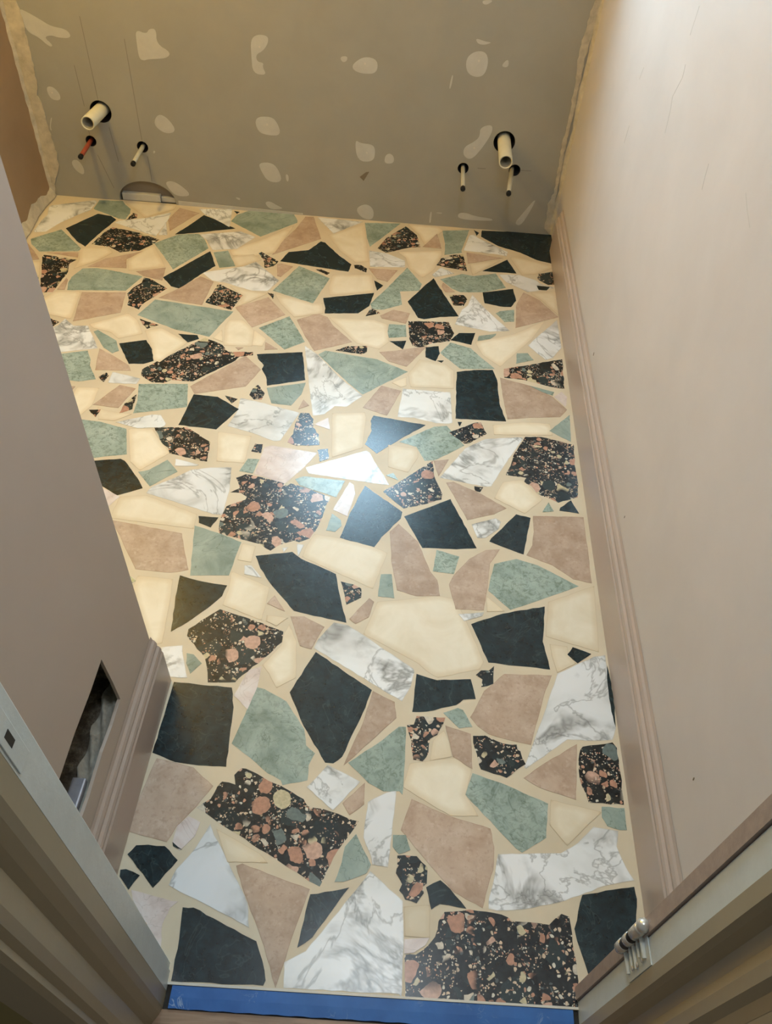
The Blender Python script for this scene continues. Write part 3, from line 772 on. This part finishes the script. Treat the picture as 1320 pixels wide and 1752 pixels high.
recess = prism('recessed_board', [(x * 0.999 - 0.001, z) for x, z in arc[1:-1]], 'y', YB + 0.026, YB + 0.032, M_RECESS, wall_back)
box('floor_batten', -1.185, -1.03, YB + 0.006, YB + 0.028, 0.0, 0.030, M_FILLER, wall_back, 0.003)
box('floor_batten', -1.028, -0.968, YB + 0.012, YB + 0.028, 0.0, 0.022, M_FILLER, wall_back, 0.003)

win = structure(bpy.data.objects.new('window_1', None)); COL.objects.link(win); win.location = (-0.25, YB, 1.10)
def wpart(name, x0, x1, z0, z1, y0=YB + 0.20, y1=YB + 0.25):
    o = box(name, x0, x1, y0, y1, z0, z1, M_WFRAME, None, 0.004)
    o.parent = win
    o.matrix_parent_inverse = Matrix.Translation(win.location).inverted()
wpart('window_frame', -0.555, -0.52, 1.105, 1.975); wpart('window_frame', 0.02, 0.055, 1.105, 1.975)
wpart('window_frame', -0.52, 0.02, 1.94, 1.975); wpart('window_frame', -0.52, 0.02, 1.105, 1.14)
wpart('window_sill', -0.60, 0.10, 1.075, 1.10, YB - 0.05, YB - 0.0005)

wall_left = structure(box('wall_left', XL - 0.1, XL, 0.88, YB, -0.04, 2.4, M_TAN))
wall_right = structure(box('wall_right', XR, XR + 0.1, 0.17, YB, -0.04, 2.4, M_RIGHT))

# partition on the near left with the hole sawn in it
partition = structure(box('wall_partition', XL - 0.1, NIBX, 0.335, 0.878, -0.04, 2.4, M_NIB))
hole = [(0.36, 0.236), (0.44, 0.240), (0.52, 0.233), (0.60, 0.238), (0.655, 0.232), (0.708, 0.234), (0.706, 0.30), (0.700, 0.388), (0.64, 0.386), (0.56, 0.391), (0.47, 0.387), (0.36, 0.392)]
cut(partition, [prism('c', hole, 'x', NIBX - 0.012, NIBX + 0.05, M_NIB), box('c', NIBX - 0.085, NIBX - 0.006, 0.345, 0.76, 0.212, 0.50, M_RUBBLE)])
# what lies inside the hole
bm = bmesh.new()
nx, ny = 8, 40
g = [[bm.verts.new((NIBX - 0.036 + 0.028 * i / nx, 0.35 + 0.40 * j / ny, 0.214 + 0.026 * (0.5 + 0.5 * math.sin(j * 0.9 + i)) * random.uniform(0.55, 1.0) * (1 - 0.5 * i / nx))) for j in range(ny + 1)] for i in range(nx + 1)]
for i in range(nx):
    for j in range(ny):
        bm.faces.new((g[i][j], g[i + 1][j], g[i + 1][j + 1], g[i][j + 1]))
from_bm('mortar_rubble', bm, M_MORTAR, partition, True)
box('metal_channel', NIBX - 0.036, NIBX - 0.012, 0.35, 0.55, 0.226, 0.242, M_ZINC, partition, 0.003)

# front wall: stub either side of the doorway and the part over it
structure(box('wall_front', -1.8, -0.345, 0.180, 0.3345, -0.06, 2.4, M_HALL))
structure(box('wall_front', 0.425, 1.6, 0.165, 0.344, -0.06, 2.4, M_HALL))
structure(box('wall_front', -0.345, 0.425, 0.180, 0.3345, 2.05, 2.4, M_HALL))

# skirting boards
def skirt_profile(x_wall, x_face, s):
    # from the floor up: flat board, then stepped moulding back to the wall
    t = x_wall - x_face
    return [(x_wall, 0.0), (x_face, 0.0), (x_face, 0.118), (x_face + t * 0.16, 0.123), (x_face + t * 0.10, 0.131), (x_face + t * 0.22, 0.139),
            (x_face + t * 0.50, 0.144), (x_face + t * 0.46, 0.153), (x_face + t * 0.62, 0.161), (x_face + t * 0.86, 0.166), (x_wall, 0.176)]
def skirting(name, x_wall, x_face, y0, y1, material):
    o = prism(name, [(a, z + 0.001) for a, z in skirt_profile(x_wall, x_face, 1)], 'y', y0, y1, material)
    return structure(o)
skirting('baseboard_right', XR - 0.0005, XR - 0.017, 0.346, 2.90, M_SKIRT_R)
skirting('baseboard_left', NIBX + 0.0005, NIBX + 0.018, 0.336, 0.884, M_SKIRT)

# door lining: pale rebate on the room side, cream moulded architrave on the hall side
def lining(name, pts, material, z1=2.05, parent=None):
    return prism(name, pts, 'z', -0.02, z1, material, parent)
jl = structure(lining('door_1', [(-0.3445, 0.334), (-0.327, 0.334), (-0.3225, 0.329), (-0.3225, 0.3185), (-0.3195, 0.3165), (-0.3195, 0.287), (-0.3445, 0.287)], M_WHITE))
lining('architrave', [(-0.3445, 0.2865), (-0.3195, 0.2865), (-0.3195, 0.262), (-0.323, 0.252), (-0.330, 0.240), (-0.338, 0.231), (-0.336, 0.222), (-0.334, 0.205), (-0.336, 0.193), (-0.342, 0.186), (-0.340, 0.178), (-0.346, 0.172), (-0.40, 0.168), (-0.40, 0.1795), (-0.3445, 0.1795)], M_OLIVE, parent=jl)
jr = structure(lining('door_1', [(0.4245, 0.3435), (0.4245, 0.287), (0.402, 0.287), (0.402, 0.322), (0.404, 0.3235)], M_WHITE))
lining('frame_edge', [(0.4245, 0.3445), (0.4042, 0.3240), (0.3985, 0.3245), (0.3985, 0.3445)], M_EDGE, parent=jr)
lining('architrave', [(0.4245, 0.2865), (0.400, 0.2865), (0.400, 0.268), (0.406, 0.262), (0.418, 0.254), (0.421, 0.240), (0.414, 0.226), (0.414, 0.212), (0.421, 0.203), (0.424, 0.190), (0.432, 0.176), (0.432, 0.160), (0.50, 0.155), (0.50, 0.1645), (0.4245, 0.1645)], M_OLIVE, parent=jr)
structure(box('trim_1', -0.3195, 0.402, 0.20, 0.330, 2.03, 2.05, M_WHITE))

# hinge left on the right-hand lining
def lathe_z(bm, x, y, prof, seg=20):
    rings = [[bm.verts.new((x + r * math.cos(2 * math.pi * i / seg), y + r * math.sin(2 * math.pi * i / seg), z)) for i in range(seg)] for r, z in prof]
    for a, b_ in zip(rings, rings[1:]):
        for i in range(seg):
            bm.faces.new((a[i], a[(i + 1) % seg], b_[(i + 1) % seg], b_[i]))
    bm.faces.new(rings[0]); bm.faces.new(rings[-1])
hinge = bpy.data.objects.new('door_hinge', None); COL.objects.link(hinge); hinge.location = (0.3935, 0.334, 0.325)
tag(hinge, 'paint-spattered steel door hinge with a ball tip on the right door frame', 'hinge')
def hpart(o):
    o.parent = hinge; o.matrix_parent_inverse = Matrix.Translation(hinge.location).inverted()
HX, HY = 0.3935, 0.334
for z0, z1 in ((0.312, 0.336), (0.352, 0.370), (0.386, 0.420)):
    bm = bmesh.new(); lathe_z(bm, HX, HY, [(0.0078, z0), (0.0092, z0 + 0.0015), (0.0092, z1 - 0.0015), (0.0078, z1)])
    hpart(from_bm('knuckle', bm, M_METAL, None, True))
bm = bmesh.new(); lathe_z(bm, HX, HY, [(0.0080, 0.33), (0.0080, 0.408)])
hpart(from_bm('hinge_pin', bm, M_BLACK, None, True))
bm = bmesh.new(); lathe_z(bm, HX, HY, [(0.004, 0.420)] + [(0.0098 * math.sin(t), 0.4300 - 0.0100 * math.cos(t)) for t in [0.6 + (math.pi - 0.62) * i / 10 for i in range(11)]])
hpart(from_bm('ball_tip', bm, M_METAL, None, True))
bm = bmesh.new(); add_box(bm, 0.4000, 0.4018, 0.2885, 0.331, 0.312, 0.420)
for zc, r_, ya in ((0.322, 0.0042, 0.298), (0.343, 0.0030, 0.303), (0.361, 0.0036, 0.296), (0.380, 0.0028, 0.306), (0.402, 0.0046, 0.300)):
    sg = 10
    R0 = [bm.verts.new((0.3985 + r_ * math.cos(2 * math.pi * i / sg), 0.333, zc + r_ * math.sin(2 * math.pi * i / sg))) for i in range(sg)]
    R1 = [bm.verts.new((0.3985 + 0.7 * r_ * math.cos(2 * math.pi * i / sg), ya, zc + 0.7 * r_ * math.sin(2 * math.pi * i / sg))) for i in range(sg)]
    for i in range(sg):
        bm.faces.new((R0[i], R0[(i + 1) % sg], R1[(i + 1) % sg], R1[i]))
    bm.faces.new(R0); bm.faces.new(R1)
hpart(from_bm('hinge_leaf', bm, M_WHITE, None, False))
for y, z in ((0.300, 0.345), (0.300, 0.368), (0.300, 0.391)):
    bm = bmesh.new(); bmesh.ops.create_uvsphere(bm, u_segments=12, v_segments=8, radius=0.0035)
    for v_ in bm.verts:
        v_.co = Vector((v_.co.x * 0.4 + 0.3975, v_.co.y + y, v_.co.z + z))
    hpart(from_bm('screw_head', bm, M_METAL, None, True))

# latch keep on the left-hand rebate
keep = tag(box('latch_keep', -0.3198, -0.3180, 0.290, 0.312, 0.88, 1.00, M_WHITE, None, 0.0006), 'painted metal latch plate with a dark slot on the left door frame', 'latch plate')
box('latch_slot', -0.3182, -0.3177, 0.297, 0.305, 0.918, 0.940, M_BLACK, keep)

# ------------------------------------------------------------------ threshold
hf = structure(prism('floor', [(-1.8, -1.2), (1.6, -1.2), (1.6, 0.2645 + 0.0192 * 1.28), (-1.8, 0.2645 - 0.0192 * 1.48)], 'z', -0.04, -0.004, M_WOOD))
structure(prism('trim_2', [(-0.3193, 0.2958), (0.402, 0.3100), (0.402, 0.3140), (-0.3193, 0.2998)], 'z', -0.03, 0.0012, M_TRIM))
tape = bmesh.new()
nseg = 60
rows = []
for i in range(nseg + 1):
    t = i / nseg; x = -0.310 + 0.702 * t
    yt = 0.2952 + 0.0140 * t
    yb = 0.2605 + 0.0135 * t + 0.0006 * math.sin(i * 1.7)
    rows.append([tape.verts.new((x, yt, 0.0003)), tape.verts.new((x, (yt + yb) / 2, 0.0002 + 0.0003 * math.sin(i * 0.9))), tape.verts.new((x, yb, -0.0010)), tape.verts.new((x, yb, -0.0035)), tape.verts.new((x, yt, -0.0035))])
for a, b_ in zip(rows, rows[1:]):
    for k in range(4):
        tape.faces.new((a[k], a[k + 1], b_[k + 1], b_[k]))
    tape.faces.new((a[4], a[0], b_[0], b_[4]))
tape.faces.new(rows[0]); tape.faces.new(rows[-1])
tag(from_bm('masking_tape', tape, M_TAPE), 'wide blue masking tape strip stuck along the doorway threshold', 'tape')
bm = bmesh.new(); add_box(bm, -0.3193, 0.405, 0.2500, 0.3080, -0.06, -0.0045)
structure(from_bm('threshold_gap_shade', bm, M_DARK))  # not a trim: dark block painted as the shade in the threshold gap

# ------------------------------------------------------------------ stones set in the floor
STONE_NAMES = {'K': 'black_marble_piece', 'G': 'green_marble_piece', 'T': 'beige_limestone_piece', 'C': 'cream_marble_piece',
               'W': 'white_marble_piece', 'B': 'breccia_piece', 'P': 'pink_marble_piece'}


STONE_LABELS = {'K': 'dark green-black marble piece set in the floor', 'G': 'pale green marble piece set in the floor', 'T': 'pinkish beige limestone piece set in the floor',
                'C': 'cream marble piece set in the floor', 'W': 'white marble piece with grey veins set in the floor',
                'B': 'black breccia piece with pink and cream pebbles set in the floor', 'P': 'pale pink marble piece set in the floor'}


def rough_outline(pts, kind):
    out = []
    n = len(pts)
    amp = {'B': 0.0016, 'K': 0.0011}.get(kind, 0.0009)
    for i in range(n):
        a = Vector(pts[i]); b_ = Vector(pts[(i + 1) % n])
        L = (b_ - a).length
        out.append(a)
        k = int(L / 0.018)
        if L < 1e-5:
            continue
        nrm = Vector((-(b_ - a).y, (b_ - a).x)) / L
        for j in range(1, k + 1):
            out.append(a.lerp(b_, j / (k + 1)) + nrm * random.uniform(-amp, amp))
    return out


def area2(p):
    return 0.5 * sum(p[i][0] * p[(i + 1) % len(p)][1] - p[(i + 1) % len(p)][0] * p[i][1] for i in range(len(p)))


def seg_dist(p, poly):
    best = 1e9
    for i in range(len(poly)):
        a = poly[i]; b_ = poly[(i + 1) % len(poly)]
        ab = b_ - a
        L2 = ab.length_squared
        s = 0 if L2 < 1e-12 else max(0, min(1, (p - a).dot(ab) / L2))
        d_ = (p - (a + ab * s)).length
        if d_ < best:
            best = d_
    return best


def inside(p, poly):
    r = False
    for i in range(len(poly)):
        a = poly[i]; b_ = poly[(i + 1) % len(poly)]
        if (a.y > p.y) != (b_.y > p.y) and p.x < (b_.x - a.x) * (p.y - a.y) / (b_.y - a.y) + a.x:
            r = not r
    return r


def slab_mesh(name, pts, top, bottom, rings):
    """flat slab with a stone-edge distance stored per point (the stones are darker along their edges)"""
    n = len(pts)
    extra = []
    if rings:
        size = math.sqrt(abs(area2(pts)))
        for d_ in (0.0022, min(0.016, size * 0.2)):
            for i in range(n):
                e = (pts[(i + 1) % n] - pts[i - 1])
                if e.length < 1e-6:
                    continue
                q = pts[i] + Vector((-e.y, e.x)).normalized() * d_
                if inside(q, pts) and seg_dist(q, pts) > d_ * 0.93:
                    extra.append(q)
    vs, es, fs, *_ = delaunay_2d_cdt(list(pts) + extra, [], [list(range(n))], 1, 1e-6)
    verts = [(p.x, p.y, top) for p in vs]
    faces = [tuple(f) for f in fs]
    cnt = {}
    for f in faces:
        for a, b_ in zip(f, f[1:] + f[:1]):
            cnt[(a, b_)] = 1
    rim_v = []
    dmax = 0.016
    for p in vs:
        d_ = seg_dist(p, pts)
        rim_v.append(d_ / 0.0022 * 0.3 if d_ < 0.0022 else min(1.0, 0.3 + 0.7 * (d_ - 0.0022) / (dmax - 0.0022)))
    side = [e for e in cnt if (e[1], e[0]) not in cnt]
    low = {}
    for a, b_ in side:
        for k in (a, b_):
            if k not in low:
                low[k] = len(verts); verts.append((vs[k].x, vs[k].y, bottom)); rim_v.append(0.0)
    for a, b_ in side:
        faces.append((b_, a, low[a], low[b_]))
    me = bpy.data.meshes.new(name)
    me.from_pydata(verts, [], faces)
    me.update()
    at = me.attributes.new('rim', 'FLOAT', 'POINT')
    at.data.foreach_set('value', rim_v)
    return me


items = []
for kind, polys in SHARDS.items():
    for poly in polys:
        items.append((kind, [(x / 1000.0, y / 1000.0) for x, y in poly]))
items.sort(key=lambda t: -abs(area2(t[1])))
for idx, (kind, poly) in enumerate(items):
    if area2(poly) < 0:
        poly = poly[::-1]
    pts = rough_outline(poly, kind)
    top = 0.00025 + idx * 0.0000022
    bm = bmesh.new()
    bm.free()
    me = slab_mesh(STONE_NAMES[kind], pts, top, -0.006, kind in 'CTW')
    link(STONE_NAMES[kind], me, MATS[kind], floor)['label'] = STONE_LABELS[kind]

# ------------------------------------------------------------------ marks on the walls
def smooth_outline(pts, it=2):
    for _ in range(it):
        q = []
        for i in range(len(pts)):
            a = pts[i]; b_ = pts[(i + 1) % len(pts)]
            q += [(a[0] * .75 + b_[0] * .25, a[1] * .75 + b_[1] * .25), (a[0] * .25 + b_[0] * .75, a[1] * .25 + b_[1] * .75)]
        pts = q
    return pts


for q in FILLER:
    pts = smooth_outline([(x / 1000.0, z / 1000.0) for x, z in q])
    me = slab_mesh('filler_patch', [Vector(p) for p in (pts if area2(pts) > 0 else pts[::-1])], 0.0007, -0.0005, False)
    for v_ in me.vertices:
        v_.co = Vector((v_.co.x, YB - v_.co.z, v_.co.y))
    me.flip_normals()
    link('filler_patch', me, M_FILLER, wall_back)


def joint(pts, name, y=YB):
    pts = [(x / 1000.0, z / 1000.0) for x, z in pts]
    out = []
    for i in range(len(pts)):
        a = Vector(pts[i]); b_ = Vector(pts[(i + 1) % len(pts)])
        k = max(1, int((b_ - a).length / 0.012))
        for j in range(k):
            p = a.lerp(b_, j / k)
            out.append((p.x + random.uniform(-0.0025, 0.0025), p.y + random.uniform(-0.002, 0.002)))
    return prism(name, out, 'y', y - 0.004, y + 0.0005, M_JOINT, wall_back)


joint([(max(x, -1469), z) for x, z in LEFT_JOINT], 'joint_filler')
joint([(min(x, 559), z) for x, z in RIGHT_JOINT], 'joint_filler')
# the joint carries on up both corners and down to the floor, as a lumpy fillet of plaster
def fillet(x, sgn, name):
    bm = bmesh.new()
    prev = None
    for i in range(90):
        z = 0.004 + 2.3 * i / 89
        w = 0.014 + random.uniform(-0.003, 0.003) + 0.004 * math.sin(i * 0.7)
        d = 0.014 + random.uniform(-0.004, 0.005)
        row = [bm.verts.new((x, YB - d, z)), bm.verts.new((x + sgn * w * 0.4, YB - d * 0.35 - random.uniform(0, .002), z)), bm.verts.new((x + sgn * w, YB, z))]
        if prev:
            for k in range(2):
                bm.faces.new((prev[k], prev[k + 1], row[k + 1], row[k]))
        prev = row
    from_bm(name, bm, M_JOINT, wall_back, True)
fillet(XL, 1, 'corner_plaster'); fillet(XR, -1, 'corner_plaster')
# rough plaster along the foot of the left wall
bm = bmesh.new(); prev = None
for i in range(160):
    y = 0.90 + (YB - 0.91) * i / 159
    h = 0.042 + 0.010 * math.sin(i * 0.31) + 0.006 * math.sin(i * 0.83 + 1) + random.uniform(-0.003, 0.003); d = 0.016 + 0.006 * math.sin(i * 0.23 + 2) + random.uniform(-0.002, 0.002)
    row = [bm.verts.new((XL, y, h)), bm.verts.new((XL + d * 0.6, y, h * 0.5 + random.uniform(-.006, .006))), bm.verts.new((XL + d, y, 0.004))]
    if prev:
        for k in range(2):
            bm.faces.new((prev[k], prev[k + 1], row[k + 1], row[k]))
    prev = row
from_bm('foot_plaster', bm, M_JOINT, wall_left, True)


def stroke(x0, z0, x1, z1, w=0.0009, name='pencil_line', material=None):
    a = Vector((x0, z0)); b_ = Vector((x1, z1)); n_ = Vector((-(b_ - a).y, (b_ - a).x)).normalized() * w
    prism(name, [tuple(a - n_), tuple(b_ - n_), tuple(b_ + n_), tuple(a + n_)], 'y', YB - 0.0004, YB + 0.0002, material or M_GRAPH, wall_back)


stroke(-1.205, 0.66, -1.201, 0.385); stroke(-1.062, 0.60, -1.062, 0.25); stroke(-1.262, 0.50, -1.258, 0.36)
stroke(-1.262, 0.275, -1.262, 0.254); stroke(-1.18, 0.29, -1.17, 0.16); stroke(-1.248, 0.18, -1.21, 0.05); stroke(-1.05, 0.19, -1.05, 0.09)
stroke(0.227, 0.247, 0.258, 0.247, 0.0010); stroke(0.392, 0.252, 0.432, 0.253, 0.0010)
prism('board_tear', [(-0.2237, 0.176), (-0.2076, 0.1615), (-0.1871, 0.1991), (-0.1994, 0.1968)], 'y', YB - 0.0006, YB + 0.0002, M_CHIP, wall_back)

for y, z, r in ((0.612, 0.304, 0.0022), (1.95, 0.21, 0.003), (1.30, 0.215, 0.002)):
    bm = bmesh.new(); bmesh.ops.create_uvsphere(bm, u_segments=10, v_segments=8, radius=r)
    for v_ in bm.verts:
        v_.co = Vector((XR + v_.co.x * 0.3, y + v_.co.y, z + v_.co.z * 2.2))
    from_bm('paint_drip', bm, M_CHIP, wall_right, True)


for x, z in [(-0.586, 0.609), (-0.575, 0.347), (-0.216, 0.582), (-0.199, 0.272), (0.18, 0.62), (0.204, 0.322), (-1.368, 0.4)]:
    cyl_along_y('screw_dimple', x, z, 0.0035, YB - 0.0011, YB - 0.0002, M_TRIM, wall_back, 12)
prism('foot_filler', [(-0.955, 0.0), (-0.45, 0.0), (-0.45, 0.008), (-0.70, 0.013), (-0.955, 0.018)], 'y', YB - 0.002, YB + 0.0005, M_FILLER, wall_back)
M_SCUFF = plain('grey_scuff', (0.50, 0.475, 0.455), 0.6)
for line in [[(1.943, 1.11), (1.947, 1.053)], [(1.916, 1.006), (1.908, 0.982), (1.94, 0.931), (1.924, 0.906), (1.912, 0.861)], [(2.268, 0.882), (2.282, 0.848)], [(2.255, 0.741), (2.261, 0.691)], [(1.569, 0.944), (1.565, 0.923), (1.556, 0.898)], [(1.349, 0.992), (1.315, 0.978), (1.278, 0.966)]]:
    n_ = len(line)
    out = [(y - 0.0009, z) for y, z in line] + [(y + 0.0009, z) for y, z in reversed(line)]
    prism('scuff_line', out, 'x', XR - 0.0003, XR + 0.0002, M_SCUFF, wall_right)


# ------------------------------------------------------------------ pipes
def tube_mesh(name, p0, p1, r, ri, material, parent=None, seg=28):
    p0 = Vector(p0); p1 = Vector(p1); ax = (p1 - p0).normalized()
    u = ax.cross(Vector((0, 0, 1))).normalized(); w = ax.cross(u)
    bm = bmesh.new()
    def R(p, r_):
        return [bm.verts.new(p + u * r_ * math.cos(2 * math.pi * i / seg) + w * r_ * math.sin(2 * math.pi * i / seg)) for i in range(seg)]
    rs = [R(p0, r), R(p1 - ax * 0.001, r), R(p1, r - 0.001)]
    if ri:
        rs += [R(p1, ri), R(p0, ri)]
    for a, b_ in zip(rs, rs[1:]):
        for i in range(seg):
            bm.faces.new((a[i], a[(i + 1) % seg], b_[(i + 1) % seg], b_[i]))
    bm.faces.new(rs[0] if not ri else rs[-1])
    if not ri:
        bm.faces.new(rs[-1])
    return from_bm(name, bm, material, parent, True)


def waste(x, z, x1, y1, z1, label):
    root = bpy.data.objects.new('waste_pipe', None); COL.objects.link(root); root.location = (x, YB + 0.08, z)
    tag(root, label, 'pipe', None)
    a = tube_mesh('pipe_body', (x, YB + 0.085, z), (x1, y1, z1), 0.0245, 0.0205, M_PVC)
    c_ = tube_mesh('pipe_inner_shade', (x, YB + 0.07, z), (x1, y1 + 0.004, z1), 0.0203, 0.0185, M_PVCIN)  # added inner tube, its darker colour stands for shade inside the pipe
    for o in (a, c_):
        o.parent = root; o.matrix_parent_inverse = Matrix.Translation(root.location).inverted()


def supply(x, z, x1, y1, z1, material, label):
    root = bpy.data.objects.new('supply_pipe', None); COL.objects.link(root); root.location = (x, YB + 0.08, z)
    tag(root, label, 'pipe', None)
    p0 = Vector((x, YB + 0.085, z)); p1 = Vector((x1, y1, z1)); ax = (p1 - p0).normalized()
    a = tube_mesh('pipe_body', p0, p1 - ax * 0.010, 0.0082, 0, material)
    c_ = tube_mesh('end_cap', p1 - ax * 0.014, p1, 0.0094, 0, M_BLACK, seg=8)
    for o in (a, c_):
        o.parent = root; o.matrix_parent_inverse = Matrix.Translation(root.location).inverted()


waste(-1.203, 0.340, -1.203, 2.893, 0.357, 'thick open white waste pipe on the left of the wall, above the red pipe')
waste(0.312, 0.350, 0.311, 2.856, 0.354, 'thick open white waste pipe on the right of the wall, near the right corner')
supply(-1.266, 0.233, -1.270, 2.915, 0.218, M_RED, 'thin red supply pipe with black end under the left waste pipe')
supply(-1.065, 0.226, -1.066, 2.895, 0.217, M_GREYP, 'thin white supply pipe right of the red one, above the arched cut-out')
supply(0.172, 0.242, 0.171, 2.858, 0.241, M_GREYP, 'thin white supply pipe left of the right-hand waste pipe')
supply(0.366, 0.250, 0.337, 2.830, 0.250, M_GREYP, 'thin white supply pipe just below the right-hand waste pipe')
